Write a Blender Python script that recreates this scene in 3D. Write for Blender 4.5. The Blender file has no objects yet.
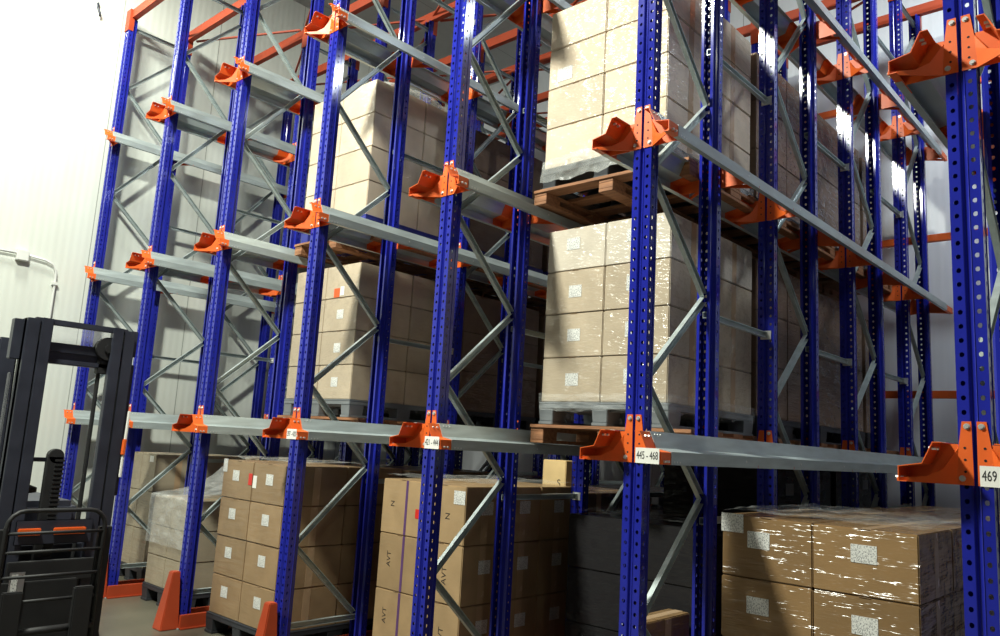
import bpy, bmesh, math, random
from mathutils import Vector, Matrix, Euler
random.seed(7)
PI = math.pi
SC = bpy.context.scene
COL = SC.collection

# ------------------------------------------------------------------ materials
def new_mat(name):
    m = bpy.data.materials.new(name); m.use_nodes = True
    nt = m.node_tree
    for n in list(nt.nodes): nt.nodes.remove(n)
    out = nt.nodes.new('ShaderNodeOutputMaterial')
    return m, nt, out
def N(nt, typ, **kw):
    n = nt.nodes.new(typ)
    for k, v in kw.items():
        if k.startswith('_'): setattr(n, k[1:], v)
        else: n.inputs[k.replace('__', ' ')].default_value = v
    return n
def rgba(c): return (c[0], c[1], c[2], 1.0)
def srgb(r, g, b):
    f = lambda v: v/12.92 if v <= .04045 else ((v+.055)/1.055)**2.4
    return tuple(f(v/255.0) for v in (r, g, b))

def paint(name, col, rough=.35, metal=0.0, var=.12, scale=6.0, stretch=(1, 1, 1), bump=0.0, bscale=60, spec=.5):
    m, nt, out = new_mat(name)
    b = N(nt, 'ShaderNodeBsdfPrincipled'); b.inputs['Metallic'].default_value = metal
    b.inputs['Specular IOR Level'].default_value = spec
    tc = N(nt, 'ShaderNodeTexCoord'); mp = N(nt, 'ShaderNodeMapping'); mp.inputs['Scale'].default_value = stretch
    nt.links.new(tc.outputs['Object'], mp.inputs['Vector'])
    nz = N(nt, 'ShaderNodeTexNoise'); nz.inputs['Scale'].default_value = scale; nz.inputs['Detail'].default_value = 5
    nt.links.new(mp.outputs['Vector'], nz.inputs['Vector'])
    rp = N(nt, 'ShaderNodeValToRGB')
    rp.color_ramp.elements[0].position = .3; rp.color_ramp.elements[1].position = .7
    rp.color_ramp.elements[0].color = rgba([c*(1-var) for c in col]); rp.color_ramp.elements[1].color = rgba([min(1, c*(1+var)) for c in col])
    nt.links.new(nz.outputs['Fac'], rp.inputs['Fac']); nt.links.new(rp.outputs['Color'], b.inputs['Base Color'])
    mr = N(nt, 'ShaderNodeMapRange'); mr.inputs['To Min'].default_value = max(.03, rough-.08); mr.inputs['To Max'].default_value = rough+.08
    nt.links.new(nz.outputs['Fac'], mr.inputs['Value']); nt.links.new(mr.outputs['Result'], b.inputs['Roughness'])
    if bump:
        n2 = N(nt, 'ShaderNodeTexNoise'); n2.inputs['Scale'].default_value = bscale; n2.inputs['Detail'].default_value = 4
        nt.links.new(mp.outputs['Vector'], n2.inputs['Vector'])
        bp = N(nt, 'ShaderNodeBump'); bp.inputs['Strength'].default_value = bump; bp.inputs['Distance'].default_value = .01
        nt.links.new(n2.outputs['Fac'], bp.inputs['Height']); nt.links.new(bp.outputs['Normal'], b.inputs['Normal'])
    nt.links.new(b.outputs[0], out.inputs[0])
    return m

def cardboard(name, col, coat=.8, crough=.16, strength=.6, sx=3.0, sz=38.0, tint=.1, dist=.045):
    """cardboard under cling film: a clear glossy coat with stretched horizontal wrinkles"""
    m, nt, out = new_mat(name)
    b = N(nt, 'ShaderNodeBsdfPrincipled'); b.inputs['Roughness'].default_value = .75
    b.inputs['Specular IOR Level'].default_value = .25
    tc = N(nt, 'ShaderNodeTexCoord'); geo = N(nt, 'ShaderNodeNewGeometry'); oi = N(nt, 'ShaderNodeObjectInfo')
    nz = N(nt, 'ShaderNodeTexNoise'); nz.inputs['Scale'].default_value = 7; nz.inputs['Detail'].default_value = 6
    nt.links.new(geo.outputs['Position'], nz.inputs['Vector'])
    rp = N(nt, 'ShaderNodeValToRGB'); rp.color_ramp.elements[0].position = .3; rp.color_ramp.elements[1].position = .72
    rp.color_ramp.elements[0].color = rgba([c*(1-tint) for c in col]); rp.color_ramp.elements[1].color = rgba([c*(1+tint) for c in col])
    nt.links.new(nz.outputs['Fac'], rp.inputs['Fac'])
    hs = N(nt, 'ShaderNodeHueSaturation')
    mv = N(nt, 'ShaderNodeMapRange'); mv.inputs['To Min'].default_value = .88; mv.inputs['To Max'].default_value = 1.1
    nt.links.new(oi.outputs['Random'], mv.inputs['Value']); nt.links.new(mv.outputs['Result'], hs.inputs['Value'])
    nt.links.new(rp.outputs['Color'], hs.inputs['Color']); nt.links.new(hs.outputs['Color'], b.inputs['Base Color'])
    # film wrinkles
    mp = N(nt, 'ShaderNodeMapping'); mp.inputs['Scale'].default_value = (sx, sx, sz); mp.inputs['Rotation'].default_value = (.06, .05, 0)
    nt.links.new(geo.outputs['Position'], mp.inputs['Vector'])
    w = N(nt, 'ShaderNodeTexNoise'); w.inputs['Scale'].default_value = 1.0; w.inputs['Detail'].default_value = 3.5; w.inputs['Roughness'].default_value = .6
    nt.links.new(mp.outputs['Vector'], w.inputs['Vector'])
    w2 = N(nt, 'ShaderNodeTexNoise'); w2.inputs['Scale'].default_value = 9; w2.inputs['Detail'].default_value = 2
    nt.links.new(geo.outputs['Position'], w2.inputs['Vector'])
    ad = N(nt, 'ShaderNodeMath', _operation='MULTIPLY_ADD'); ad.inputs[1].default_value = .6
    nt.links.new(w2.outputs['Fac'], ad.inputs[0]); nt.links.new(w.outputs['Fac'], ad.inputs[2])
    bp = N(nt, 'ShaderNodeBump'); bp.inputs['Strength'].default_value = strength; bp.inputs['Distance'].default_value = dist
    nt.links.new(ad.outputs[0], bp.inputs['Height'])
    b.inputs['Coat IOR'].default_value = 1.5; b.inputs['Coat Weight'].default_value = coat; b.inputs['Coat Roughness'].default_value = crough
    nt.links.new(bp.outputs['Normal'], b.inputs['Coat Normal'])
    nt.links.new(b.outputs[0], out.inputs[0])
    return m

def film(name, alpha=.25, col=(.85, .87, .85), rough=.12, strength=.8, scale=14):
    m, nt, out = new_mat(name)
    geo = N(nt, 'ShaderNodeNewGeometry')
    mp = N(nt, 'ShaderNodeMapping'); mp.inputs['Scale'].default_value = (1, 1, 2.2)
    nt.links.new(geo.outputs['Position'], mp.inputs['Vector'])
    nz = N(nt, 'ShaderNodeTexNoise'); nz.inputs['Scale'].default_value = scale; nz.inputs['Detail'].default_value = 5
    nt.links.new(mp.outputs['Vector'], nz.inputs['Vector'])
    bp = N(nt, 'ShaderNodeBump'); bp.inputs['Strength'].default_value = strength; bp.inputs['Distance'].default_value = .03
    nt.links.new(nz.outputs['Fac'], bp.inputs['Height'])
    b = N(nt, 'ShaderNodeBsdfPrincipled'); b.inputs['Base Color'].default_value = rgba(col); b.inputs['Roughness'].default_value = rough
    nt.links.new(bp.outputs['Normal'], b.inputs['Normal'])
    tr = N(nt, 'ShaderNodeBsdfTransparent')
    mr = N(nt, 'ShaderNodeMapRange'); mr.inputs['From Min'].default_value = .3; mr.inputs['From Max'].default_value = .75
    mr.inputs['To Min'].default_value = alpha*.55; mr.inputs['To Max'].default_value = min(1, alpha*1.6)
    nt.links.new(nz.outputs['Fac'], mr.inputs['Value'])
    mx = N(nt, 'ShaderNodeMixShader')
    nt.links.new(mr.outputs['Result'], mx.inputs[0]); nt.links.new(tr.outputs[0], mx.inputs[1]); nt.links.new(b.outputs[0], mx.inputs[2])
    nt.links.new(mx.outputs[0], out.inputs[0])
    return m

def label_mat(name):
    """white paper with rows of fine unreadable grey print"""
    m, nt, out = new_mat(name)
    b = N(nt, 'ShaderNodeBsdfPrincipled'); b.inputs['Roughness'].default_value = .4
    tc = N(nt, 'ShaderNodeTexCoord'); mp = N(nt, 'ShaderNodeMapping'); mp.inputs['Scale'].default_value = (190, 190, 110)
    nt.links.new(tc.outputs['Object'], mp.inputs['Vector'])
    nz = N(nt, 'ShaderNodeTexNoise'); nz.inputs['Scale'].default_value = 1.3; nz.inputs['Detail'].default_value = 1
    nt.links.new(mp.outputs['Vector'], nz.inputs['Vector'])
    rp = N(nt, 'ShaderNodeValToRGB'); rp.color_ramp.interpolation = 'CONSTANT'
    rp.color_ramp.elements[0].color = (.30, .30, .30, 1); rp.color_ramp.elements[1].position = .43; rp.color_ramp.elements[1].color = (.74, .74, .70, 1)
    nt.links.new(nz.outputs['Fac'], rp.inputs['Fac']); nt.links.new(rp.outputs['Color'], b.inputs['Base Color'])
    nt.links.new(b.outputs[0], out.inputs[0])
    return m

def wall_mat(name, axis, col, pitch=1.15, rough=.4, ribs=True):
    m, nt, out = new_mat(name)
    b = N(nt, 'ShaderNodeBsdfPrincipled')
    geo = N(nt, 'ShaderNodeNewGeometry'); sp = N(nt, 'ShaderNodeSeparateXYZ')
    nt.links.new(geo.outputs['Position'], sp.inputs[0])
    a = sp.outputs[axis]
    dv = N(nt, 'ShaderNodeMath', _operation='DIVIDE'); dv.inputs[1].default_value = pitch; nt.links.new(a, dv.inputs[0])
    fr = N(nt, 'ShaderNodeMath', _operation='FRACT'); nt.links.new(dv.outputs[0], fr.inputs[0])
    lt = N(nt, 'ShaderNodeMath', _operation='LESS_THAN'); lt.inputs[1].default_value = .008; nt.links.new(fr.outputs[0], lt.inputs[0])
    nz = N(nt, 'ShaderNodeTexNoise'); nz.inputs['Scale'].default_value = 1.2; nz.inputs['Detail'].default_value = 6
    mp = N(nt, 'ShaderNodeMapping'); mp.inputs['Scale'].default_value = (6, 6, .35)
    nt.links.new(geo.outputs['Position'], mp.inputs['Vector']); nt.links.new(mp.outputs[0], nz.inputs['Vector'])
    rp = N(nt, 'ShaderNodeValToRGB'); rp.color_ramp.elements[0].position = .3; rp.color_ramp.elements[1].position = .7
    rp.color_ramp.elements[0].color = rgba([c*.93 for c in col]); rp.color_ramp.elements[1].color = rgba(col)
    nt.links.new(nz.outputs['Fac'], rp.inputs['Fac'])
    mx = N(nt, 'ShaderNodeMix', _data_type='RGBA'); mx.inputs[7].default_value = rgba([c*.45 for c in col])
    nt.links.new(lt.outputs[0], mx.inputs[0]); nt.links.new(rp.outputs['Color'], mx.inputs[6])
    nt.links.new(mx.outputs[2], b.inputs['Base Color'])
    b.inputs['Roughness'].default_value = rough
    if ribs:
        ml = N(nt, 'ShaderNodeMath', _operation='MULTIPLY'); ml.inputs[1].default_value = 2*PI/.075; nt.links.new(a, ml.inputs[0])
        sn = N(nt, 'ShaderNodeMath', _operation='SINE'); nt.links.new(ml.outputs[0], sn.inputs[0])
        pw = N(nt, 'ShaderNodeMath', _operation='GREATER_THAN'); pw.inputs[1].default_value = .82; nt.links.new(sn.outputs[0], pw.inputs[0])
        av = N(nt, 'ShaderNodeMath', _operation='MULTIPLY_ADD'); av.inputs[1].default_value = .35; nt.links.new(sn.outputs[0], av.inputs[0]); nt.links.new(nz.outputs['Fac'], av.inputs[2])
        bp = N(nt, 'ShaderNodeBump'); bp.inputs['Strength'].default_value = .25; bp.inputs['Distance'].default_value = .006
        nt.links.new(av.outputs[0], bp.inputs['Height']); nt.links.new(bp.outputs['Normal'], b.inputs['Normal'])
    nt.links.new(b.outputs[0], out.inputs[0])
    return m

M = dict(
    blue=paint('blue_paint', (.016, .022, .30), .11, 0, .10, 5, spec=.5),
    orange=paint('orange_paint', (.78, .13, .018), .45, 0, .1, 7),
    red=paint('red_orange_paint', (.40, .052, .014), .52, 0, .12, 4),
    zinc=paint('galvanised_steel', (.43, .49, .49), .36, .35, .14, 9, (1, .5, 3)),
    bolt=paint('zinc_bolt', (.75, .75, .73), .3, .6, .05, 20),
    dark=paint('hole_shade', (.006, .006, .01), .8, 0, .1, 5),  # near-black colour standing in for the shade inside punched holes
    black=paint('black_painted_steel', (.030, .033, .048), .40, 0, .2, 8),
    rubber=paint('black_rubber', (.012, .012, .013), .6, 0, .15, 12),
    steel=paint('brushed_steel', (.45, .46, .48), .28, .8, .1, 12),
    wood=paint('pallet_wood', (.30, .135, .062), .75, 0, .3, 5, (1, 9, 9), .25, 40),
    greyplastic=paint('grey_plastic', (.17, .185, .195), .5, 0, .1, 6),
    blueplastic=paint('blue_plastic', (.03, .04, .26), .45, 0, .1, 6),
    darkplastic=paint('dark_plastic', (.035, .038, .045), .5, 0, .1, 6),
    concrete=paint('concrete_floor', (.105, .096, .070), .40, 0, .16, 1.6, (1, 1, 1), .08, 30),
    ceil=wall_mat('ceiling_panel', 0, (.44, .45, .44), 1.15, .5, False),
    wall_l=wall_mat('white_wall_panel', 1, (.70, .73, .67), 1.15, .36),
    wall_b=wall_mat('white_back_panel', 0, (.74, .77, .80), 1.15, .42),
    card_b=cardboard('beige_carton', srgb(180, 164, 141), 1.0, .17, 1.0, 6.0, 24, .08, .032),
    card_w=cardboard('film_haze_carton', srgb(196, 186, 170), 1.0, .18, 1.0, 6.0, 22, .08, .036),  # beige carton with the whitening haze of the film painted into its colour
    card_d=cardboard('pale_carton', srgb(205, 188, 165), .8, .2, 1.0, 6, 22, .08, .028),
    card_a=cardboard('brown_carton', srgb(140, 110, 72), 1.0, .21, 1.0, 2.6, 24, .1, .028),
    card_c=cardboard('kraft_carton', srgb(165, 138, 102), .6, .18, .6, 3, 24, .1, .028),
    card_g=cardboard('tan_carton', srgb(150, 124, 92), .7, .16, .6, 3, 24, .1, .028),
    card_e=cardboard('filmed_carton', srgb(160, 148, 126), .9, .22, .7),
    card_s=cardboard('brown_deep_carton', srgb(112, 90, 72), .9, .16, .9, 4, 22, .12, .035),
    card_k=cardboard('charcoal_carton', srgb(24, 22, 25), .5, .15, .5, 4, 16),
    card_y=cardboard('yellow_carton', srgb(230, 200, 145), .2, .4, .2),
    tape=paint('packing_tape', srgb(178, 150, 118), .25, 0, .05, 10),
    purple=paint('purple_tape', srgb(96, 66, 112), .35, 0, .1, 10),
    redlab=paint('red_sticker', (.62, .03, .02), .4, 0, .05, 10),
    orangelab=paint('orange_sticker', (.75, .12, .03), .4, 0, .05, 10),
    white=paint('white_paper', (.82, .81, .76), .45, 0, .02, 10),
    plastic_w=paint('white_plastic', (.72, .73, .70), .4, 0, .03, 10),
    ink=paint('black_ink', (.012, .012, .014), .6, 0, .05, 10),
    label=label_mat('printed_label'),
    film=film('clear_film', .13), film_w=film('milky_film', .30, (.70, .71, .68), .25, .25, 7),
    film_k=film('black_film', .97, (.012, .012, .014), .16, 1.0, 9),
    shield=film('clear_shield', .16, (.8, .82, .85), .08, .05, 3),
)

# ------------------------------------------------------------------ mesh helpers
class MB:
    def __init__(self): self.v = []; self.f = []; self.m = []
    def add(self, vs, fs, mi=0):
        o = len(self.v); self.v += [tuple(p) for p in vs]
        self.f += [tuple(i+o for i in f) for f in fs]; self.m += [mi]*len(fs)
    def box(self, a, b, mi=0, R=None, c=None):
        x0, y0, z0 = a; x1, y1, z1 = b
        vs = [Vector(p) for p in ((x0,y0,z0),(x1,y0,z0),(x1,y1,z0),(x0,y1,z0),(x0,y0,z1),(x1,y0,z1),(x1,y1,z1),(x0,y1,z1))]
        if R is not None:
            c = Vector(c if c else ((x0+x1)/2, (y0+y1)/2, (z0+z1)/2))
            vs = [R @ (v-c) + c for v in vs]
        self.add(vs, [(0,3,2,1),(4,5,6,7),(0,1,5,4),(1,2,6,5),(2,3,7,6),(3,0,4,7)], mi)
    def prism(self, poly, d, mi=0):
        """closed 3-D polygon extruded by vector d"""
        n = len(poly); d = Vector(d)
        vs = [Vector(p) for p in poly]+[Vector(p)+d for p in poly]
        fs = [tuple(range(n-1, -1, -1)), tuple(range(n, 2*n))]+[(i, (i+1) % n, n+(i+1) % n, n+i) for i in range(n)]
        self.add(vs, fs, mi)
    def bar(self, p, q, w, h, mi=0, up=(0, 0, 1)):
        p = Vector(p); q = Vector(q); d = (q-p).normalized(); u = Vector(up)
        s = d.cross(u)
        if s.length < 1e-5: s = d.cross(Vector((1, 0, 0)))
        s.normalize(); u = s.cross(d).normalized()
        c = [p+s*(a*w/2)+u*(b*h/2) for a, b in ((-1,-1),(1,-1),(1,1),(-1,1))]
        self.prism(c, q-p, mi)
    def chan(self, p, q, w, h, t=.003, mi=0, open_dir=(1, 0, 0)):
        """C-channel: web width w (in-plane), flange h towards open_dir"""
        p = Vector(p); q = Vector(q); d = (q-p).normalized(); o = Vector(open_dir).normalized(); s = d.cross(o).normalized()
        pts = [(-w/2,h),(-w/2,0),(w/2,0),(w/2,h),(w/2-t,h),(w/2-t,t),(-w/2+t,t),(-w/2+t,h)]
        self.prism([p+s*a+o*(b-h/2) for a, b in pts], q-p, mi)
    def tube(self, pts, r, n=10, mi=0, caps=True):
        pts = [Vector(p) for p in pts]; rings = []; prev = None
        for i, p in enumerate(pts):
            d = (pts[min(i+1, len(pts)-1)]-pts[max(i-1, 0)]).normalized()
            if prev is None:
                a = Vector((0, 0, 1)) if abs(d.z) < .9 else Vector((1, 0, 0)); s = d.cross(a).normalized()
            else: s = (prev - d*prev.dot(d)).normalized()
            prev = s; u = s.cross(d)
            rr = r[i] if isinstance(r, (list, tuple)) else r
            rings.append([p+(s*math.cos(2*PI*k/n)+u*math.sin(2*PI*k/n))*rr for k in range(n)])
        vs = [v for g in rings for v in g]; fs = []
        for i in range(len(pts)-1):
            for k in range(n): fs.append((i*n+k, i*n+(k+1) % n, (i+1)*n+(k+1) % n, (i+1)*n+k))
        if caps: fs += [tuple(range(n-1, -1, -1)), tuple(range((len(pts)-1)*n, len(pts)*n))]
        self.add(vs, fs, mi)
    def sheet(self, prof, axis_pts, t, mi=0):
        """open profile (list of 2D x,z) with thickness t, extruded y0->y1"""
        y0, y1 = axis_pts
        n = len(prof); P = [Vector((a, b)) for a, b in prof]; off = []
        for i in range(n):
            d1 = (P[i]-P[i-1]).normalized() if i else (P[1]-P[0]).normalized()
            d2 = (P[i+1]-P[i]).normalized() if i < n-1 else d1
            n1 = Vector((-d1.y, d1.x)); n2 = Vector((-d2.y, d2.x)); m = (n1+n2).normalized()
            off.append(P[i]+m*(t/max(.3, m.dot(n1))))
        poly = [(p.x, y0, p.y) for p in P]+[(p.x, y0, p.y) for p in reversed(off)]
        N2 = len(poly)
        vs = [Vector(p) for p in poly]+[Vector((p[0], y1, p[2])) for p in poly]
        fs = [(i, (i+1) % N2, N2+(i+1) % N2, N2+i) for i in range(N2)]
        for i in range(n-1):
            fs.append((i, i+1, N2-2-i, N2-1-i)); fs.append((N2+i, N2+N2-1-i, N2+N2-2-i, N2+i+1))
        self.add(vs, fs, mi)
    def flip(self, sx=1, sy=1):
        self.v = [(x*sx, y*sy, z) for x, y, z in self.v]; return self
    def mesh(self, name, mats, bevel=0, smooth=False):
        me = bpy.data.meshes.new(name); me.from_pydata(self.v, [], self.f)
        for m in (mats if isinstance(mats, (list, tuple)) else [mats]): me.materials.append(m)
        for p, mi in zip(me.polygons, self.m): p.material_index = mi
        bm = bmesh.new(); bm.from_mesh(me)
        bmesh.ops.recalc_face_normals(bm, faces=bm.faces)
        if bevel: bmesh.ops.bevel(bm, geom=list(bm.edges), offset=bevel, segments=2, affect='EDGES', clamp_overlap=True)
        if smooth:
            for f in bm.faces: f.smooth = True
        bm.to_mesh(me); bm.free()
        return me

def link(name, data, parent=None, loc=(0, 0, 0), rot=(0, 0, 0)):
    o = bpy.data.objects.new(name, data); COL.objects.link(o)
    o.parent = parent; o.location = loc; o.rotation_euler = rot
    return o
def tag(o, label, cat, group=None, kind=None):
    o['label'] = label; o['category'] = cat
    if group: o['group'] = group
    if kind: o['kind'] = kind
    return o
def thing(name, label, cat, loc=(0, 0, 0), rz=0, group=None):
    return tag(link(name, None, None, loc, (0, 0, rz)), label, cat, group)
def struct(name, mesh, label=None):
    o = link(name, mesh); o['kind'] = 'structure'
    if label: o['label'] = label
    return o

# ------------------------------------------------------------------ layout constants
W = 1.35                         # lane pitch
FP = 1.418                       # frame pitch in depth
FD = 0.72                        # frame depth
ZL = [1.479, 2.970, 4.473]       # rail levels (underside of the lip)
LEDGE = .068
NL = 7                           # frame lines
NR = 4                           # frames in depth
TOP = 5.98
WALLX, WALLY, CEIL = -8.28, 5.55, 7.3

# ------------------------------------------------------------------ setting
b = MB(); b.box((WALLX-.2, -9, -.1), (7, WALLY+.2, 0)); struct('floor', b.mesh('floor', M['concrete']))
b = MB(); b.box((WALLX-.2, -9, CEIL), (7, WALLY+.2, CEIL+.1)); struct('ceiling', b.mesh('ceiling', M['ceil']))
b = MB(); b.box((WALLX-.12, -9, 0), (WALLX, WALLY+.12, CEIL)); struct('wall_left', b.mesh('wall_left', M['wall_l']))
b = MB(); b.box((WALLX-.12, WALLY, 0), (7, WALLY+.12, CEIL)); struct('wall_back', b.mesh('wall_back', M['wall_b']))
b = MB(); b.box((WALLX, -9, 0), (WALLX+.02, WALLY, .12)); struct('baseboard_left', b.mesh('baseboard_left', M['plastic_w']))
b = MB(); b.box((WALLX+.02, WALLY-.02, 0), (7, WALLY, .12)); struct('baseboard_back', b.mesh('baseboard_back', M['plastic_w']))

# ------------------------------------------------------------------ rack frames
def upright_mesh(H):
    b = MB(); p = .05; n = int(H/p)
    xs = [(-.05, 0), (-.009, 0), (-.006, .012), (.006, .012), (.009, 0), (.05, 0)]
    # plain strips
    def strip(a, c):
        b.add([(a[0], a[1], 0), (c[0], c[1], 0), (c[0], c[1], H), (a[0], a[1], H)], [(0, 1, 2, 3)])
    for a, c in zip(xs[1:4], xs[2:5]): strip(a, c)
    def holed(a, c, hw, hh):
        a = Vector((a[0], a[1], 0)); c = Vector((c[0], c[1], 0)); d = c-a; L = d.length; d.normalize(); mid = (a+c)/2
        vs = []; fs = []
        for k in range(n):
            z0 = k*p; z1 = z0+p if k < n-1 else H; zm = z0+p/2
            o = len(vs)
            vs += [a+Vector((0,0,z0)), c+Vector((0,0,z0)), c+Vector((0,0,z1)), a+Vector((0,0,z1))]
            ring = []
            for q in range(8):
                an = PI/8+q*PI/4+PI
                ring.append(mid+d*(hw*1.08*math.cos(an))+Vector((0,0,zm+hh*1.08*math.sin(an))))
            vs += ring
            # ring order starts lower-left going counter-clockwise
            R = [o+4+q for q in range(8)]
            fs += [(o, o+1, R[2], R[1]), (o+1, R[3], R[2]), (o+1, o+2, R[4], R[3]), (o+2, R[5], R[4]), (o+2, o+3, R[6], R[5]), (o+3, R[7], R[6]), (o+3, o, R[0], R[7]), (o, R[1], R[0])]
        b.add(vs, fs)
    holed((-.05, 0), (-.009, 0), .0075, .0085); holed((.009, 0), (.05, 0), .0075, .0085)
    holed((.05, 0), (.05, .048), .006, .009); holed((-.05, .048), (-.05, 0), .006, .009)
    for s in (1, -1):
        strip((.05*s, .048), (.036*s, .058)); strip((.036*s, .058), (.036*s, .088)); strip((.036*s, .088), (.02*s, .088))
    me = bpy.data.meshes.new('upright'); me.from_pydata(b.v, [], b.f); me.materials.append(M['blue'])
    bm = bmesh.new(); bm.from_mesh(me); bmesh.ops.remove_doubles(bm, verts=bm.verts, dist=1e-5)
    bmesh.ops.recalc_face_normals(bm, faces=bm.faces)
    bmesh.ops.solidify(bm, geom=list(bm.faces), thickness=.0025)
    bm.to_mesh(me); bm.free()
    return me
UP = upright_mesh(TOP)

PROF = [(.188, 0.0), (.215, 0.0), (.215, .056), (.140, .070), (.106, .142), (.080, .142)]
def arm_mesh(sx, sy):
    b = MB(); t = .004
    # bolted plate on the upright face
    pl = [(.006, 0), (.057, 0), (.050, .12), (.037, .215), (.008, .215)]
    b.prism([(x, -t, z) for x, z in pl], (0, t, 0))
    # triangular gusset from the plate out to the front of the lip
    g = [Vector((.049, -t, .125)), Vector((.057, -t, 0)), Vector((.2135, -.118, .001)), Vector((.2135, -.118, .014)), Vector((.135, -.062, .022)), Vector((.092, -.031, .05))]
    b.prism(g, (.003, .003, 0))
    # profiled stub carrying the rail end
    pr = [(x-.003 if z < .06 else x-.003, z-.003 if z > 0 else z+.001) for x, z in PROF]
    b.sheet(pr, (-.12, .09), .003)
    # web closing the back of the stub
    b.prism([(.05, .0, .0), (.21, .0, .0), (.21, .0, .05), (.137, .0, .064), (.10, .0, .137), (.05, .0, .137)], (0, .003, 0))
    # dark discs painted as the shade in punched holes and bolt heads
    for x, z, r in ((.030, .045, .0045), (.030, .085, .0045), (.030, .125, .0045), (.075, .06, .005)):
        yy = -t-.0006 if x < .052 else -t-.018
        if x < .052: b.tube([(x, -t-.0008, z), (x, -t+.001, z)], r, 8, 1)
    b.flip(sx, sy)
    return b.mesh('support_arm', [M['orange'], M['dark']])
ARM = {(sx, sy): arm_mesh(sx, sy) for sx in (1, -1) for sy in (1, -1)}
def bolt_mesh(kind):
    b = MB()
    if kind == 'front': b.tube([(0, 0, 0), (0, -.007, 0)], .0075, 6); b.tube([(0, 0, 0), (0, -.002, 0)], .0105, 12)
    else: b.tube([(-.012, 0, 0), (.012, 0, 0)], .006, 6)
    return b.mesh('bolt', M['bolt'])
BOLT = {k: bolt_mesh(k) for k in ('front', 'side')}
BPOS = [('front', (.022, -.004, .198)), ('front', (.040, -.004, .022)), ('side', (.108, -.09, .118)), ('side', (.108, -.06, .118)), ('side', (.212, -.095, .014)), ('side', (.212, -.07, .014))]

zig = [(1, .26), (0, .775), (1, 1.31), (0, 1.86), (1, 2.35), (0, 2.89), (1, 3.42), (0, 3.95), (1, 4.60), (0, 5.16), (1, 5.74)]
def yy(side): return .088 if side == 0 else .632
BR = []
for (s0, z0), (s1, z1) in zip(zig, zig[1:]):
    b = MB(); dz = .012 if z1 > z0 else -.012
    b.chan((0, yy(s0), z0+dz), (0, yy(s1), z1-dz), .036, .026, .003, 0, (1, 0, 0))
    BR.append(b.mesh('diagonal_brace', M['zinc']))
HB = []
for z in (.25, 5.88):
    b = MB(); b.chan((0, .05, z), (0, .67, z), .036, .026, .003, 0, (1, 0, 0)); HB.append(b.mesh('horizontal_brace', M['zinc']))
b = MB(); b.chan((0, FD-.07, 0), (0, FP+.006, 0), .034, .024, .003, 0, (1, 0, 0))
SPACER = b.mesh('spacer_bar', M['zinc'])
b = MB(); b.box((-.03, FP-.006, -.026), (.034, FP-.001, .026)); b.tube([(.0, FP-.006, 0), (.0, FP-.016, 0)], .009, 6)
CLAMP = b.mesh('clamp_plate', M['bolt'])
b = MB(); b.box((-.09, -.03, .0), (.09, .12, .008))
for x in (-.072, .072):
    b.tube([(x, .045, .008), (x, .045, .03)], .008, 6)
FOOT = b.mesh('foot_plate', M['zinc'])

def text_plate(txt, w, h):
    cu = bpy.data.curves.new('t', 'FONT'); cu.body = txt; cu.size = h*.62; cu.align_x = 'CENTER'; cu.align_y = 'CENTER'; cu.extrude = .0004
    o = bpy.data.objects.new('t', cu); COL.objects.link(o)
    dg = bpy.context.evaluated_depsgraph_get(); dg.update()
    tm = bpy.data.meshes.new_from_object(o.evaluated_get(dg))
    b = MB(); b.box((-w/2, -.0012, -h/2), (w/2, 0, h/2), 0)
    vs = [(v.co.x*.70, -.0016-v.co.z, v.co.y*1.15) for v in tm.vertices]
    b.add(vs, [tuple(p.vertices) for p in tm.polygons], 1)
    bpy.data.objects.remove(o); bpy.data.curves.remove(cu); bpy.data.meshes.remove(tm)
    return b.mesh('label_plate', [M['white'], M['ink']])
PLATE = {0: '469 - 492', 1: '445 - 468', 2: '421 - 444', 3: '397 - 420'}

ORD = ['rightmost', 'second from the right', 'third from the right', 'fourth from the right', 'third from the left', 'second from the left', 'leftmost']
ROW = ['front row', 'second row', 'third row', 'rearmost row']
for i in range(NL):
    for k in range(NR):
        fr = thing('rack_frame', 'blue perforated rack frame with orange brackets, %s, %s' % (ROW[k], ORD[i]), 'rack frame', (-i*W, k*FP, 0), 0, 'upright frames of the storage rack')
        link('upright', UP, fr)
        link('upright', UP, fr, (0, FD, 0), (0, 0, PI))
        link('foot_plate', FOOT, fr); link('foot_plate', FOOT, fr, (0, FD, 0), (0, 0, PI))
        for m in BR: link('diagonal_brace', m, fr)
        for m in HB: link('horizontal_brace', m, fr)
        for li, z in enumerate(ZL):
            for sx in (1, -1):
                if i == NL-1 and sx < 0: continue
                for sy in (1, -1):
                    a = link('support_arm', ARM[(sx, sy)], fr, (0, 0 if sy > 0 else FD, z))
                    if k == 0 and sy > 0:
                        for bk, bp in BPOS: link('bolt', BOLT[bk], a, (bp[0]*sx, bp[1], bp[2]))
                    elif sx > 0 and sy > 0: link('bolt', BOLT['front'], a, (.022, -.004, .198))
                    if k == 0 and li == 0 and sx == 1 and sy == 1 and i in PLATE:
                        lp = link('label_plate', text_plate(PLATE[i], .122, .066), a, (.146 if i else .095, -.122, .034), (0, 0, -.06))
                        lp['label'] = 'white plate lettered %s' % PLATE[i]
        if k < NR-1:
            for zi, z in enumerate((1.20, 2.26, 3.75, 5.2)):
                sp_ = link('spacer_bar', SPACER, None, (-i*W, k*FP, z)); link('clamp_plate', CLAMP, sp_)
                tag(sp_, 'grey spacer bar, %s, behind %s frame, %s' % (('lowest', 'second up', 'third up', 'highest')[zi], ROW[k], ORD[i]), 'spacer', 'grey spacer bars between the frames')

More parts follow.
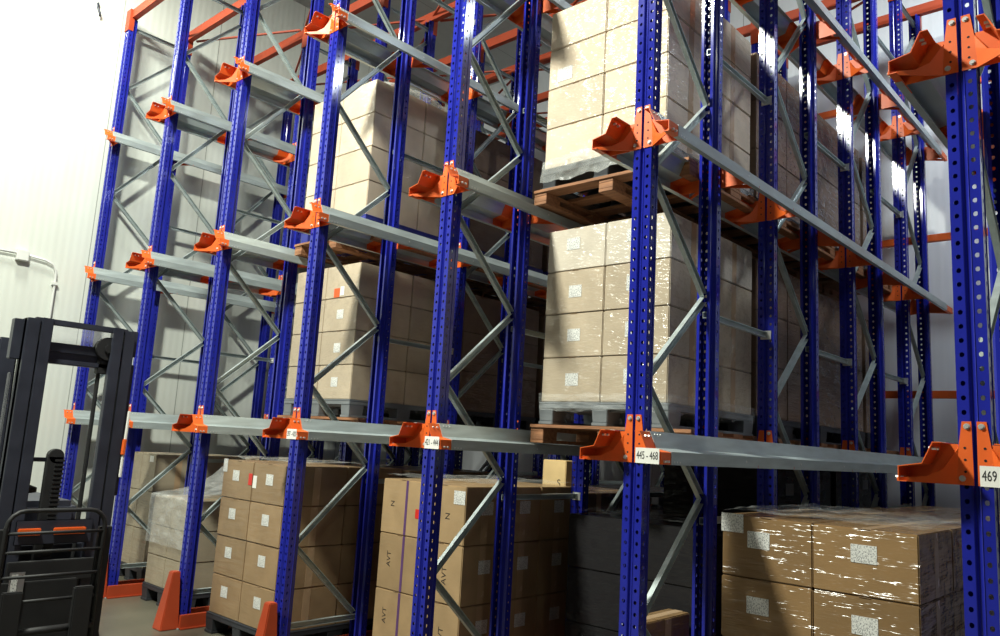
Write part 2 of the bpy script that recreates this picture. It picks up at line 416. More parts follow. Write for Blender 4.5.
# rails
def rail_mesh(sx, y1=4.88):
    b = MB(); b.sheet(PROF, (-.038, y1), .0028)
    for yb in (-.012, .012, .036, y1-.02, y1-.045, y1-.07):  # pale bolt-coloured discs put where light shows through the rail holes
        b.tube([(.2145, yb, .012), (.2165, yb, .012)], .0042, 8, 1); b.tube([(.113, yb, .128), (.1165, yb, .128)], .0042, 8, 1)
    for k in range(1, 8):
        b.tube([(.2145, k*.7, .03), (.2168, k*.7, .03)], .0055, 8, 1)
    b.flip(sx, 1)
    return b.mesh('support_rail', [M['zinc'], M['bolt']])
RAIL = {s: rail_mesh(s) for s in (1, -1)}
LV = ['lowest level', 'middle level', 'top level']
for i in range(NL):
    for li, z in enumerate(ZL):
        for sx in (1, -1):
            if i == NL-1 and sx < 0: continue
            o = link('support_rail', RAIL[sx], None, (-i*W, 0, z))
            tag(o, 'galvanised pallet rail, %s, on %s side of frame line %s' % (LV[li], 'right' if sx > 0 else 'left', ORD[i]), 'rail', 'galvanised pallet rails')

# top tie beams, plan bracing, back stops
rows = []
for k in range(NR): rows += [k*FP+.045, k*FP+FD-.045]
RN = ['first', 'second', 'third', 'fourth', 'fifth', 'sixth', 'seventh', 'last']
for r, y in enumerate(rows):
    t = thing('tie_beam', 'orange tie beam across the rack top, %s row from the front' % RN[r], 'beam', (0, y, 0), 0, 'orange beams across the rack top')
    s = -1 if r % 2 == 0 else 1
    b = MB()
    x0, x1 = -(NL-1)*W-.05, .05
    b.prism([(x0, -.03, TOP), (x0, .03, TOP), (x0, .03, TOP+.10), (x0, -.03, TOP+.10)], (x1-x0, 0, 0))
    link('beam', b.mesh('beam', M['red']), t)
    b = MB(); yf = .05*s
    b.box((-.054, min(yf, yf+.004*s), TOP-.15), (.054, max(yf, yf+.004*s), TOP+.10)); b.box((.05, min(0, yf), TOP-.15), (.054, max(0, yf), TOP+.10)); b.box((-.054, min(0, yf), TOP-.15), (-.05, max(0, yf), TOP+.10)); b.box((-.03, min(0, yf), TOP+.02), (.03, max(0, yf), TOP+.08))
    em = b.mesh('end_plate', M['red'])
    for i in range(NL): link('end_plate', em, t, (-i*W, 0, 0))
pm = {}
for s in (1, -1):
    b = MB(); b.chan((-W/2*.93, s*.30, 0), (W/2*.93, -s*.30, 0), .022, .018, .003, 0, (0, 0, 1)); pm[s] = b.mesh('plan_brace', M['red'])
LN = ['rightmost lane', 'second lane from the right', 'third lane from the right', 'third lane from the left', 'second lane from the left', 'leftmost lane']
for i in range(NL-1):
    for r in range(0, 7, 1):
        o = link('plan_brace', pm[1 if (i+r) % 2 else -1], None, (-(i+.5)*W, (rows[r]+rows[r+1])/2, TOP+.05))
        tag(o, 'thin orange diagonal between top beams %s and %s, over the %s' % (RN[r], RN[r+1], LN[i]), 'brace', 'orange diagonals at the rack top')
for li, z in enumerate((2.21, 3.71, 5.21)):
    b = MB(); b.box((-(NL-1)*W-.1, 5.03, z-.035), (1.6, 5.08, z+.035))
    tag(link('back_stop_beam', b.mesh('back_stop_beam', M['orange'], .004)), 'long orange stop bar along the rack rear above the %s' % LV[li], 'beam', 'orange stop bars at the rack rear')

# floor guides and entry guards
for i in range(NL):
    b = MB()
    for sx in (1, -1):
        b.box((sx*.075 if sx > 0 else -.105, -.02, 0), (.105 if sx > 0 else -.075, 4.95, .105))
        b.box((.06*sx if sx > 0 else -.12, -.02, 0), (.12 if sx > 0 else -.06, 4.95, .012))
    tag(link('floor_guide', b.mesh('floor_guide', M['red'], .003), None, (-i*W, 0, 0)), 'orange floor guide channel along the foot of frame line %s' % ORD[i], 'guide rail', 'orange floor guides')
    b = MB()
    lo = [(-.06, -.16), (.075, -.16), (.075, -.012), (-.06, -.012)]; hi = [(-.03, -.09), (.04, -.09), (.04, -.03), (-.03, -.03)]
    vs = [(x, y, 0) for x, y in lo]+[(x, y, .42) for x, y in hi]
    b.add(vs, [(0,3,2,1),(4,5,6,7),(0,1,5,4),(1,2,6,5),(2,3,7,6),(3,0,4,7)])
    tag(link('entry_guard', b.mesh('entry_guard', M['red'], .006), None, (-i*W, 0, 0)), 'tapered orange floor guard before the front upright, %s' % ORD[i], 'guard', 'orange guards at the front uprights')

# ------------------------------------------------------------------ pallets
def pallet_parts(w, d, h):
    """wooden pallet: 5 deck boards, 3 stringer boards, 9 blocks, 3 bottom boards"""
    P = []
    bt = .02; bw = w/6.2
    def bd(a, c):
        b = MB(); b.box(a, c); return b.mesh('board', M['wood'], .002)
    ys = [-.5, -.25, 0, .25, .5]
    for k in range(5):
        yc = (k-2)*(d-.1)/4
        P.append(('deck_board', bd((-w/2, -.06, -bt/2), (w/2, .06, bt/2)), (0, yc, h-bt/2)))
    for k in range(3):
        xc = (k-1)*(w-.1)/2
        P.append(('stringer_board', bd((-.05, -d/2, -bt/2), (.05, d/2, bt/2)), (xc, 0, h-1.5*bt)))
        P.append(('bottom_board', bd((-.05, -d/2, -bt/2), (.05, d/2, bt/2)), (xc, 0, bt/2)))
        for j in range(3):
            P.append(('block', bd((-.05, -.07, -(h-3*bt)/2), (.05, .07, (h-3*bt)/2)), (xc, (j-1)*(d-.14)/2, bt+(h-3*bt)/2)))
    return P
def plastic_parts(w, d, h, mat):
    P = []
    b = MB()
    b.box((-w/2, -d/2, h-.04), (w/2, d/2, h-.012)); b.box((-w/2, -d/2, h-.012), (w/2, d/2, h))
    for k in range(7): b.box((-w/2+.03, -d/2+.03+k*(d-.1)/6, h-.055), (w/2-.03, -d/2+.06+k*(d-.1)/6, h-.04))
    P.append(('deck', b.mesh('deck', M[mat], .003), (0, 0, 0)))
    for i in range(3):
        b = MB(); b.box((-.055, -d/2, 0), (.055, d/2, .022)); P.append(('runner', b.mesh('runner', M[mat], .004), ((i-1)*(w-.11)/2, 0, 0)))
        for j in range(3):
            b = MB(); hh = h-.06
            vs = [(x, y, .022) for x, y in ((-.05, -.065), (.05, -.065), (.05, .065), (-.05, .065))]+[(x*1.1, y*1.1, h-.04) for x, y in ((-.05, -.065), (.05, -.065), (.05, .065), (-.05, .065))]
            b.add(vs, [(0,3,2,1),(4,5,6,7),(0,1,5,4),(1,2,6,5),(2,3,7,6),(3,0,4,7)])
            P.append(('foot', b.mesh('foot', M[mat], .003), ((i-1)*(w-.11)/2, (j-1)*(d-.145)/2, 0)))
    return P
PC = {}
def pallet(kind, w, d, h, loc, label, mat='greyplastic'):
    key = (kind, round(w, 3), round(d, 3), round(h, 3), mat)
    if key not in PC: PC[key] = pallet_parts(w, d, h) if kind == 'wood' else plastic_parts(w, d, h, mat)
    t = thing('wooden_pallet' if kind == 'wood' else 'plastic_pallet', label, 'pallet', loc, 0, 'pallets under the loads')
    for n, m, l in PC[key]: link(n, m, t, l)
    return t

# ------------------------------------------------------------------ cartons
CM = {}
def carton_mesh(sx, sy, sz, mat):
    key = ('c', round(sx, 3), round(sy, 3), round(sz, 3), mat)
    if key not in CM:
        b = MB(); b.box((-sx/2, -sy/2, 0), (sx/2, sy/2, sz)); CM[key] = b.mesh('carton', M[mat], .005)
    return CM[key]
def tape_mesh(sx, sy, sz):
    key = ('t', round(sx, 3), round(sy, 3), round(sz, 3))
    if key not in CM:
        b = MB()
        b.box((-.024, -sy/2, sz), (.024, sy/2, sz+.0008))
        b.box((sx/2, -.03, .005), (sx/2+.0008, .03, sz-.005))
        CM[key] = b.mesh('packing_tape', M['tape'])
    return CM[key]
def label_mesh(w, h, mat='label'):
    key = ('l', w, h, mat)
    if key not in CM:
        b = MB(); b.box((-w/2, -.001, -h/2), (w/2, 0, h/2)); CM[key] = b.mesh('paper_label', M[mat])
    return CM[key]
LAY = {1: ['only'], 2: ['bottom', 'top'], 3: ['bottom', 'middle', 'top'], 4: ['bottom', 'second', 'third', 'top'], 5: ['bottom', 'second', 'third', 'fourth', 'top']}
CLN = {1: [''], 2: ['left ', 'right '], 3: ['left ', 'centre ', 'right ']}
DPN = {1: [''], 2: ['front', 'rear'], 3: ['front', 'middle', 'rear']}
def load(x0, x1, y0, y1, z0, z1, n, mat, where, adj, labels=None, tape=True, jit=.0015, side_labels=None):
    """a block of cartons nx * ny * nz; labels: f(ix, iz) -> list of (u, v, w, h, material, name) on the front faces"""
    nx, ny, nz = n; sx = (x1-x0)/nx; sy = (y1-y0)/ny; sz = (z1-z0)/nz
    out = {}
    for iz in range(nz):
        for iy in range(ny):
            for ix in range(nx):
                if nx > 2 and ny > 2 and 0 < ix < nx-1 and 0 < iy < ny-1 and iz < nz-1: continue
                g = .0035
                o = link('carton', carton_mesh(sx-g, sy-g, sz-.003, mat(iz) if callable(mat) else mat), None,
                         (x0+(ix+.5)*sx+random.uniform(-jit, jit), y0+(iy+.5)*sy+random.uniform(-jit, jit), z0+iz*sz), (0, 0, random.uniform(-.002, .002)))
                lab = '%s carton, %s layer, %s, %s' % (adj, LAY[nz][iz], (CLN[nx][ix]+DPN[ny][iy]).strip(), where)
                tag(o, lab, 'carton', 'cartons on pallets')
                out[(ix, iy, iz)] = o
                if tape and (iy == 0 or ix == nx-1): link('packing_tape', tape_mesh(sx-g, sy-g, sz-.003), o)
                if labels and iy == 0:
                    for (u, v, w, h, mt, nm) in labels(ix, iz):
                        link(nm, label_mesh(w, h, mt), o, ((u-.5)*sx, -(sy-g)/2-.0008, v*sz))
                if side_labels and ix == nx-1:
                    for (u, v, w, h, mt, nm) in side_labels(iy, iz):
                        link(nm, label_mesh(w, h, mt), o, ((sx-g)/2+.0012, (u-.5)*sy, v*sz), (0, 0, PI/2))
    return out

# ---- lane between frame line 2 and 3 from the right (big bright stacks)
def lab_b(ix, iz):
    if iz == 3: return [(.45, .62, .10, .075, 'label', 'paper_label')]
    return [(.52, .5, .095, .075, 'label', 'paper_label')] if ix == 0 else [(.42, .55, .06, .09, 'label', 'paper_label')]
XB0, XB1 = -2.475, -1.59
YB = [(.70, 1.76), (1.82, 2.86), (2.93, 3.95), (4.02, 4.55)]
YB2 = [(.62, 1.72), (1.80, 2.86), (2.93, 3.95), (4.02, 4.55)]
DN = ['front', 'second', 'third', 'last']
def lane_stack(xa, xb, lev, zt, mat, adj, place, labels, ptype, n1=(2, 2, 4)):
    zl = ZL[lev]+LEDGE
    for d, (ya, yb) in enumerate(YB2 if lev or xa < -4 else YB):
        where = '%s stack, %s' % (DN[d], place)
        xc, yc = (xa+xb)/2, (ya+yb)/2
        lane_c = round((xc)/W-.5)*W+.5*W
        pallet('wood', 1.10, yb-ya+.03, .112 if lev == 0 else .096, (-(round(-xc/W-.5)+.5)*W+.05, yc-.01, zl), 'brown wooden pallet under %s stack, %s' % (DN[d], place))
        pm_ = ptype if d == 0 else ('darkplastic' if lev == 0 else ptype)
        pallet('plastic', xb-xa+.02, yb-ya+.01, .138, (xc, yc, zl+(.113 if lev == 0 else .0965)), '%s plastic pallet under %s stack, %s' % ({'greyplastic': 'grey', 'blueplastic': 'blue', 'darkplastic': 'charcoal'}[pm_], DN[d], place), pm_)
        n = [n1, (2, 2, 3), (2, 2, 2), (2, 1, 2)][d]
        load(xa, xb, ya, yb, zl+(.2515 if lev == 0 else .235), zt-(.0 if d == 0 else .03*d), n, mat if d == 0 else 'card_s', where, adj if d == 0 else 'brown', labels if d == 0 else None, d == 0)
lane_stack(XB0, XB1, 0, 2.885, lambda k: 'card_w' if k == 3 else 'card_b', 'beige', 'lowest rails, second lane from right', lab_b, 'greyplastic')
lane_stack(XB0+.0, XB1+.0, 1, 4.36, 'card_d', 'pale', 'middle rails, second lane from right', lambda ix, iz: [(.3, .3, .12, .09, 'label', 'paper_label')] if (ix, iz) == (0, 2) else [], 'darkplastic')
# ---- lane third from left (behind frame line four)
XD0, XD1 = -5.18, -4.30
def lab_d(ix, iz):
    if ix == 1 and iz < 3: return [(.5, .5, .085, .075, 'label', 'paper_label')]
    if ix == 1 and iz == 3: return [(.34, .16, .075, .075, 'orangelab', 'orange_sticker'), (.5, .2, .05, .075, 'white', 'paper_label')]
    return []
lane_stack(XD0, XD1, 0, 2.885, 'card_b', 'pale', 'lowest rails, third lane from left', lab_d, 'greyplastic')
lane_stack(XD0, XD1, 1, 4.43, 'card_d', 'pale', 'middle rails, third lane from left', None, 'blueplastic')

# ---- floor loads
def floor_load(x0, x1, y0, y1, zt, n, mat, adj, place, labels=None, pmat=None, **kw):
    pallet('wood' if pmat is None else 'plastic', x1-x0+.02, y1-y0+.02, .145, ((x0+x1)/2, (y0+y1)/2, 0), '%s pallet on the floor under the %s' % ('brown wooden' if pmat is None else 'dark plastic', place), pmat or 'greyplastic')
    return load(x0, x1, y0, y1, .146, zt, n, mat, place, adj, labels, **kw)
def lab_a(ix, iz):
    L = [(.5 if ix else .42, .62 if iz % 2 else .58, .105, .075, 'label', 'paper_label')]
    if (ix, iz) == (0, 3): L.append((.12, .86, .11, .085, 'label', 'paper_label'))
    return L
floor_load(-1.165, -.31, .5, 1.6, 1.262, (2, 2, 4), 'card_a', 'glossy brown', 'floor stack at right picture edge', lab_a)
floor_load(-1.13, -.30, 1.68, 2.75, 1.25, (2, 2, 3), 'card_a', 'glossy brown', 'second floor stack in rightmost lane', None)
floor_load(-1.13, -.30, 2.83, 3.9, 1.24, (2, 2, 2), 'card_a', 'glossy brown', 'third floor stack in rightmost lane', None)
# second lane: a low brown load, then black-filmed ones
floor_load(-1.715, -1.58, .52, .98, .68, (1, 1, 2), 'card_a', 'glossy brown', 'low stack behind second upright from right', lambda ix, iz: [(.3, .75, .1, .075, 'label', 'paper_label')] if iz else [])
bk = floor_load(-2.48, -1.57, 1.04, 2.1, 1.12, (2, 2, 3), 'card_k', 'charcoal', 'first floor stack in second lane from right', None, 'darkplastic', tape=False)
for d, (ya, yb, zt) in enumerate(((2.2, 3.2, 1.46), (3.3, 4.3, 1.50))):
    floor_load(-2.48, -1.6, ya, yb, zt, (2, 2, 2), 'card_k', 'charcoal', '%s floor stack in second lane from right' % ('second', 'third')[d], None, 'darkplastic', tape=False,
               side_labels=lambda iy, iz: [(.4, .8, .14, .08, 'greyplastic', 'grey_label')] if iz else [])
# third lane: kraft stack with the purple band and side labels
def lab_c(ix, iz):
    L = []
    if ix == 0: L += [(.62, .5, .022, .36, 'purple', 'purple_band')]
    if ix == 1 and iz == 2: L += [(.86, .80, .10, .085, 'label', 'paper_label')]
    if ix == 0 and iz == 2: L += [(.93, .42, .06, .06, 'redlab', 'red_sticker')]
    return L
cc = floor_load(-3.735, -2.92, .55, 1.68, 1.248, (2, 3, 3), 'card_c', 'kraft', 'floor stack with purple band', lab_c,
           side_labels=lambda iy, iz: [(.55, .62, .11, .085, 'label', 'paper_label')])
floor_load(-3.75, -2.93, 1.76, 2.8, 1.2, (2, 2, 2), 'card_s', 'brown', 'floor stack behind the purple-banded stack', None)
floor_load(-3.75, -2.93, 2.9, 3.9, 1.2, (2, 2, 2), 'card_k', 'charcoal', 'rear floor stack, third lane from right', None, tape=False)
# single yellow carton standing on the black filmed load
o = load(-3.32, -3.09, 1.80, 2.05, 1.202, 1.43, (1, 1, 1), 'card_y', 'on the stack behind the purple-banded one', 'small yellow', None, False)
# vertical printing on the kraft stack and on the yellow carton
def text_mesh(txt, size):
    cu = bpy.data.curves.new('t', 'FONT'); cu.body = txt; cu.size = size; cu.align_x = 'CENTER'; cu.align_y = 'CENTER'; cu.extrude = .0003
    ob = bpy.data.objects.new('t', cu); COL.objects.link(ob)
    dg = bpy.context.evaluated_depsgraph_get(); dg.update()
    tm = bpy.data.meshes.new_from_object(ob.evaluated_get(dg))
    tm.materials.clear(); tm.materials.append(M['ink'])
    bpy.data.objects.remove(ob); bpy.data.curves.remove(cu)
    return tm
def vtext(car, txt, size, x, z, sy, rot=PI/2):
    link('printed_lettering', text_mesh(txt, size), car, (x, -sy/2-.0006, z), (PI/2, -rot, 0))
sy_c = (1.68-.55)/3-.004
for iz, (a, bb) in enumerate((('AVT', 'AVT'), ('AVT', 'AVT'), ('N', 'N'))):
    vtext(cc[(0, 0, iz)], a, .055, -.09, .20, sy_c); vtext(cc[(1, 0, iz)], bb, .06, .05, .17, sy_c)
vtext(o[(0, 0, 0)], 'S', .08, .05, .05, .246, 0)
# fourth lane (third from the left)
def lab_d0(ix, iz):
    L = [(.52 if ix else .45, .60, .092, .078, 'label', 'paper_label')]
    if (ix, iz) == (0, 3): L += [(.93, .55, .05, .085, 'redlab', 'red_sticker'), (.06, .84, .06, .1, 'label', 'paper_label')]
    if (ix, iz) == (1, 3): L += [(.07, .5, .05, .09, 'white', 'paper_label')]
    return L
floor_load(-5.16, -4.29, .12, 1.2, 1.288, (2, 2, 4), 'card_g', 'tan', 'floor stack with red sticker', lab_d0, 'darkplastic')
floor_load(-5.16, -4.29, 1.28, 2.35, 1.27, (2, 2, 3), 'card_g', 'tan', 'second floor stack, third lane from left', None, 'darkplastic')
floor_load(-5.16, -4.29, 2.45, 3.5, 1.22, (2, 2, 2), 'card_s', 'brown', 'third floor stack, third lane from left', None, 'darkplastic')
# fifth lane: low filmed load and a taller one behind
floor_load(-6.50, -5.80, .22, .86, .90, (2, 1, 3), 'card_e', 'milky filmed', 'low stack under milky hood', None, 'darkplastic')
floor_load(-6.52, -5.62, .98, 2.0, 1.20, (2, 2, 3), 'card_g', 'tan', 'stack behind the milky-hooded low one', None, 'darkplastic')
floor_load(-6.52, -5.62, 2.1, 3.1, 1.22, (2, 2, 2), 'card_g', 'tan', 'third floor stack, second lane from left', None, 'darkplastic')
# sixth lane
floor_load(-7.74, -7.12, .48, 1.45, 1.235, (2, 2, 3), 'card_e', 'grey-tan filmed', 'front floor stack in leftmost lane', lambda ix, iz: [(.7, .86, .08, .06, 'white', 'paper_label')] if (ix, iz) == (1, 2) else [], 'darkplastic')
floor_load(-7.80, -7.02, 1.55, 2.6, 1.22, (2, 2, 2), 'card_e', 'grey-tan filmed', 'second floor stack in leftmost lane', None, 'darkplastic')

# ------------------------------------------------------------------ loose film
def film_grid(name, P, nu, nv, mat, amp, label, seed=0, thick=.002):
    """P(u, v) -> point; crumpled a little"""
    rnd = random.Random(seed); b = MB(); vs = []; fs = []
    from mathutils import noise
    for i in range(nu+1):
        for j in range(nv+1):
            p = Vector(P(i/nu, j/nv)); q = noise.noise_vector(p*9+Vector((seed, 0, 0)))+.5*noise.noise_vector(p*23)
            vs.append(p+q*amp)
    for i in range(nu):
        for j in range(nv): fs.append((i*(nv+1)+j, (i+1)*(nv+1)+j, (i+1)*(nv+1)+j+1, i*(nv+1)+j+1))
    b.add(vs, fs); me = b.mesh(name, M[mat], 0, True)
    return tag(link(name, me), label, 'film')
def skirt(x0, x1, y0, y1, za, zb, mat, label, seed, amp=.012):
    """film band round front and right side of a pallet base"""
    L1 = x1-x0; L2 = y1-y0; L = L1+L2
    def P(u, v):
        s = u*L; z = za+(zb-za)*v
        if s < L1: return (x0+s, y0-.02, z)
        return (x1+.02, y0+(s-L1), z)
    return film_grid('stretch_film', P, 90, 8, mat, amp, label, seed)
z1 = ZL[0]+LEDGE; z2 = ZL[1]+LEDGE
skirt(XB0, XB1, .70, 1.76, z1+.20, z1+.30, 'film', 'clear film gathered round the grey pallet, lowest rails, second lane from right', 3)
skirt(XB0, XB1, .62, 1.72, z2+.14, z2+.29, 'film_w', 'crumpled film round the pallet base, middle rails, second lane from right', 5, .022)
def topfilm(x0, x1, y0, y1, z, mat, label, seed, amp=.010):
    return film_grid('stretch_film', lambda u, v: (x0+(x1-x0)*u, y0+(y1-y0)*v, z+.006+.01*abs(math.sin(9*u+5*v))), 40, 40, mat, amp, label, seed)
topfilm(-1.165, -.31, .5, 1.6, 1.272, 'film', 'loose film on top of the glossy brown stack at right edge', 11)
film_grid('stretch_film', lambda u, v: (XD0+.03+(XD1-XD0-.06)*u, .70+.98*v, 4.43+.22*(max(0, math.sin(PI*u)*math.sin(PI*v))**.5)), 40, 40, 'film_w', .03, 'heap of crumpled milky film on the pale stack, middle rails', 12)
topfilm(-2.48, -1.57, 1.04, 2.1, 1.135, 'film', 'loose clear film over the charcoal stack, second lane from right', 13)
topfilm(-3.735, -2.92, .55, 1.68, 1.262, 'film', 'thin film over the top of the purple-banded kraft stack', 14, .01)
topfilm(-5.16, -4.29, .12, 1.2, 1.302, 'film', 'thin film over the tan stack between third and fourth uprights', 15, .01)
# milky hood of the low load, rising to the load behind
def hood(u, v):
    x = -6.52+.74*u
    if v < .45:
        t = v/.45; return (x, .195, .50+.42*t)
    t = (v-.45)/.55
    return (x, .195+.72*t, .92+.02*math.sin(t*3)+.30*t**3)
film_grid('stretch_film', hood, 30, 50, 'film_w', .005, 'milky film hood sagging over the low load, second lane from left', 21)

# ------------------------------------------------------------------ forklift (stands in the front aisle, load side to the right)
fk = thing('forklift', 'black forklift mast and load backrest at the left picture edge', 'forklift', (-4.62, -1.25, 0), 0)
def part(name, b, mat, parent=fk, bevel=.004, smooth=False, label=None):
    o = link(name, b.mesh(name, M[mat] if isinstance(mat, str) else [M[k] for k in mat], bevel, smooth), parent)
    if label: o['label'] = label
    return o
yl, yr = -.24, .245   # column centres
for yc, s in ((yl, -1), (yr, 1)):
    b = MB(); b.chan((0, yc+s*.04, .08), (0, yc+s*.04, 2.11), .07, .10, .012, 0, (-1, 0, 0)); b.box((-.02, yc+s*.005, .08), (.03, yc+s*.075, 2.11))
    part('outer_mast_channel', b, 'black')
    b = MB(); b.box((.01, yc-s*.065, .10), (.055, yc-s*.002, 2.12)); b.box((-.04, yc-s*.05, .10), (.01, yc-s*.01, 2.12))
    part('inner_mast_channel', b, 'black')
b = MB(); b.box((-.06, yl-.13, 1.86), (.0, yl-.075, 2.10)); part('mast_side_plate', b, 'black')
b = MB(); b.box((-.07, yr+.075, 1.95), (-.01, yr+.115, 2.12)); b.box((-.10, yr+.075, 1.06), (-.02, yr+.12, 1.90)); part('mast_side_plate', b, 'black')
b = MB(); b.box((0, yl-.03, 2.085), (.04, yr+.03, 2.12)); part('top_crossbar', b, 'black')
b = MB(); b.box((-.05, yl-.01, 1.925), (.0, yr+.01, 1.985)); b.box((-.05, yl-.01, 1.885), (-.012, yr+.01, 1.93), 0); b.box((-.06, yl-.01, 1.855), (.01, yr+.01, 1.885)); part('crossbar', b, 'black')
b = MB(); b.box((-.03, yl+.05, 1.98), (-.026, yr-.06, 2.09)); part('clear_shield', b, 'shield', label='clear plastic shield')
b = MB(); b.tube([(-.02, yr-.10, .5), (-.02, yr-.10, 1.90)], .013, 12); part('hydraulic_hose', b, 'rubber')
b = MB(); b.tube([(-.02, yr-.075, 1.98), (.03, yr-.075, 1.98)], .075, 20); b.tube([(.03, yr-.075, 1.98), (.04, yr-.075, 1.98)], .03, 12); b.box((-.04, yr-.12, 1.82), (.01, yr-.06, 1.98)); part('chain_pulley', b, 'rubber')
b = MB(); b.tube([(.05, yr+.09, 1.18), (.05, yr+.093, 1.40), (.05, yr+.096, 1.60)], .009, 8); part('lift_cable', b, 'white', label='pale cable')
b = MB(); b.tube([(.05, yr+.089, 1.32), (.05, yr+.0915, 1.42)], .014, 8); part('cable_sleeve', b, 'orange', label='orange cable sleeve')
b = MB(); b.tube([(-.05, yl-.10, .9), (-.05, yl-.10, 1.78)], .012, 8); part('cylinder_rod', b, 'steel', label='bright steel rod')
# chain and hose tower in the middle
b = MB(); b.box((-.02, -.09, .55), (.03, .0, 1.30)); b.tube([(-.02, -.045, 1.30), (.03, -.045, 1.30)], .045, 16); part('hose_tower', b, 'rubber')
b = MB()
for k in range(26): b.box((.03, -.05, .62+k*.026), (.042, .002, .632+k*.026))
part('lift_chain', b, 'rubber', bevel=0)
b = MB(); b.box((-.03, yl+.02, 1.265), (.0, -.06, 1.29)); part('guide_rod', b, 'black')
# control head behind the mast
b = MB()
b.tube([(-.35, -.27, 1.33), (-.35, -.27, 1.30), (-.35, -.27, 1.22), (-.35, -.27, 1.15), (-.35, -.27, 1.10)], [.02, .06, .075, .06, .04], 16)
b.add([(-.36, -.30, 1.20), (-.30, -.30, 1.20), (-.30, -.02, 1.09), (-.36, -.02, 1.09), (-.36, -.30, 1.02), (-.30, -.30, 1.02), (-.30, -.02, 1.06), (-.36, -.02, 1.06)], [(0,1,2,3),(4,7,6,5),(0,4,5,1),(1,5,6,2),(2,6,7,3),(3,7,4,0)])
b.tube([(-.35, -.27, 1.12), (-.35, -.25, .95), (-.36, -.25, .80)], [.06, .075, .08], 14)
part('control_head', b, 'rubber', bevel=0, smooth=True)
# overhead guard post on the near side
b = MB(); b.add([(-.30, yl-.14, .3), (-.24, yl-.14, .3), (-.24, yl-.0, .3), (-.30, yl-.0, .3), (-.30, yl-.13, 2.0), (-.24, yl-.13, 2.0), (-.24, yl-.02, 2.0), (-.30, yl-.02, 2.0)], [(0,3,2,1),(4,5,6,7),(0,1,5,4),(1,2,6,5),(2,3,7,6),(3,0,4,7)])
part('guard_post', b, 'black', bevel=.012)
# carriage, orange bars, backrest grille, forks
b = MB(); b.box((.06, yl+.0, .58), (.10, yr-.0, .70)); b.box((.06, yl+.0, .22), (.10, yr, .34)); b.box((.055, yl+.08, .22), (.075, yr-.08, .70)); part('fork_carriage', b, 'rubber')
for ya, yb in ((yl+.03, -.09), (-.02, .16)):
    b = MB(); b.box((.07, ya, .845), (.09, yb, .885)); part('warning_bar', b, 'orange', label='orange painted bar')
b = MB(); b.box((.06, yl+.02, .79), (.068, yr-.04, .93)); part('lift_bracket', b, 'black')
gy0, gy1, gx = -.37, .14, .40
b = MB(); r = .012
pts = [(gx, gy0, .12), (gx, gy0, .93)]+[(gx, gy0+.09*(1-math.cos(a)), .93+.09*math.sin(a)) for a in (PI/8, PI/4, 3*PI/8, PI/2)]
pts2 = [(gx, gy1-.09*(1-math.cos(a)), .93+.09*math.sin(a)) for a in (PI/2, 3*PI/8, PI/4, PI/8)]+[(gx, gy1, .93), (gx, gy1, .12)]
b.tube(pts+pts2, r, 10); part('backrest_frame', b, 'rubber', bevel=0, smooth=True)
for z in (.90, .80, .67, .54, .38, .25):
    b = MB(); b.tube([(gx, gy0, z), (gx, gy1, z)], .009 if z != .38 else .02, 8); part('backrest_bar', b, 'rubber', bevel=0, smooth=True)
b = MB(); b.box((gx-.05, gy1-.02, .05), (gx-.01, gy1+.05, .92)); part('backrest_post', b, 'rubber')
b = MB(); b.box((gx-.05, gy0-.05, .05), (gx-.01, gy0+.02, .92)); part('backrest_post', b, 'rubber')
b = MB(); b.box((.14, gy0+.02, .10), (.17, gy1-.02, .60)); part('carriage_plate', b, 'rubber')
b = MB(); b.box((.175, -.25, .42), (.178, -.17, .66)); part('rating_plate', b, 'steel', label='small grey metal plate')
b = MB(); b.box((.178, -.24, .55), (.18, -.205, .65)); b.box((.178, -.24, .43), (.18, -.205, .49)); part('paper_notice', b, 'label')
for yc in (-.30, .06):
    b = MB(); b.box((.40, yc-.05, .05), (.44, yc+.05, .6)); b.box((.40, yc-.05, .05), (1.35, yc+.05, .09)); part('fork', b, 'rubber', bevel=.006)
b = MB(); b.box((-1.5, -.42, .10), (-.12, .40, .80)); b.box((-1.5, -.36, .80), (-.55, .34, .98)); part('chassis', b, 'black', bevel=.04)
for x in (-1.25, -.2):
    for yc in (-.38, .30):
        b = MB(); b.tube([(x, yc, .12), (x, yc+.10, .12)], .12, 24); part('wheel', b, 'rubber', bevel=0)

# ------------------------------------------------------------------ small things on the left wall
jb = thing('junction_box', 'white junction box with conduit on the white wall at far left', 'junction box', (WALLX+.006, -.64, 3.13))
b = MB(); b.box((0, -.05, -.05), (.06, .06, .06)); part('box', b, 'plastic_w', jb, .006)
b = MB(); b.tube([(.03, -.6, .02), (.03, -.05, .02)], .012, 10); part('conduit', b, 'plastic_w', jb, 0, True)
b = MB(); b.tube([(.03, .05, .02), (.03, .22, .0), (.03, .30, -.03), (.03, .335, -.10), (.03, .34, -.2), (.03, .34, -3.0)], .012, 10); part('conduit', b, 'plastic_w', jb, 0, True)
b = MB(); b.box((0, .315, -.24), (.05, .365, -.21)); part('conduit_clip', b, 'plastic_w', jb, .002)
hk = MB(); hk.tube([(0, 0, .06), (.02, 0, .06), (.025, .0, .0), (.05, .02, -.06), (.03, .03, -.09)], .012, 8)
tag(link('wall_hook', hk.mesh('wall_hook', M['black'], 0, True), None, (WALLX, -.28, 6.03)), 'small dark hook high on the white left wall', 'hook')
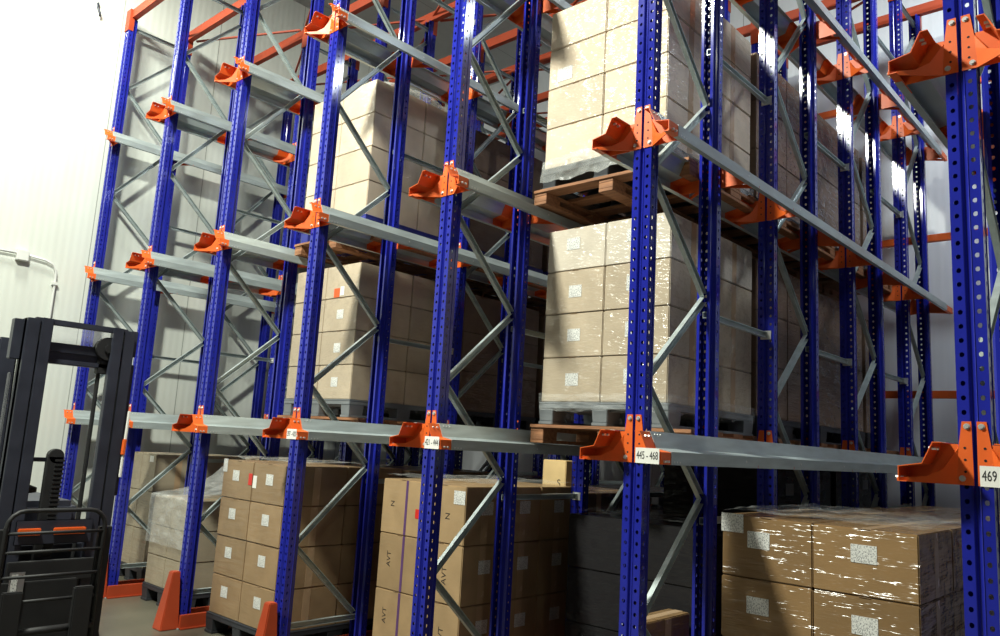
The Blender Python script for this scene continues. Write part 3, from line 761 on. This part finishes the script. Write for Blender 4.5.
tb = MB(); tb.box((0, -.5, -.06), (.05, .05, -.02)); tb.box((0, -.5, .03), (.05, .05, .07))
tag(link('wall_rail', tb.mesh('wall_rail', M['zinc'], .004), None, (WALLX, -.85, 2.72)), 'pair of grey metal rails on the white wall at left edge', 'rail')

# ------------------------------------------------------------------ lights
def area(name, loc, rot, sx, sy, power, col=(1, 1, 1)):
    l = bpy.data.lights.new(name, 'AREA'); l.shape = 'RECTANGLE'; l.size = sx; l.size_y = sy; l.energy = power; l.color = col
    o = link(name, l, None, loc, rot); return o
LC = (.97, 1.0, .88)
area("ceiling_lamp", (-3.4, -3.41, 6.94), (math.radians(12), 0, 0), .6, .6, 900, LC)
area('ceiling_lamp', (-7.1, -1.3, 6.7), (math.radians(5), math.radians(8), 0), .6, .6, 170, LC)
area('ceiling_lamp', (3.2, -3.41, 6.94), (math.radians(12), 0, 0), .6, .6, 50, LC)
area('ceiling_lamp', (0.5, 3.0, 6.6), (math.radians(25), math.radians(12), 0), .6, .6, 170, (.84, .93, 1.0))
w = bpy.data.worlds.new('world'); SC.world = w; w.use_nodes = True
bg = w.node_tree.nodes['Background']; bg.inputs[0].default_value = (.80, .90, 1.0, 1); bg.inputs[1].default_value = .035

# ------------------------------------------------------------------ camera
C = Vector((.60116, -3.07648, 1.52734))
r = Vector((.74235312, .66757946, .05700444)); u = Vector((.06436266, -.15574032, .98569894)); f = Vector((-.66691026, .72806773, .15858151))
cam = bpy.data.cameras.new('camera'); co = bpy.data.objects.new('camera', cam); COL.objects.link(co)
mw = Matrix(((r.x, u.x, -f.x, C.x), (r.y, u.y, -f.y, C.y), (r.z, u.z, -f.z, C.z), (0, 0, 0, 1)))
co.matrix_world = mw
cam.sensor_fit = 'HORIZONTAL'; cam.sensor_width = 36; cam.lens = 36*781.988/1000; cam.clip_start = .05; cam.clip_end = 100
SC.camera = co
SC.view_settings.view_transform = 'Standard'; SC.view_settings.look = 'None'; SC.view_settings.gamma = 1; SC.view_settings.exposure = 0.0
SC.view_settings.use_curve_mapping = False
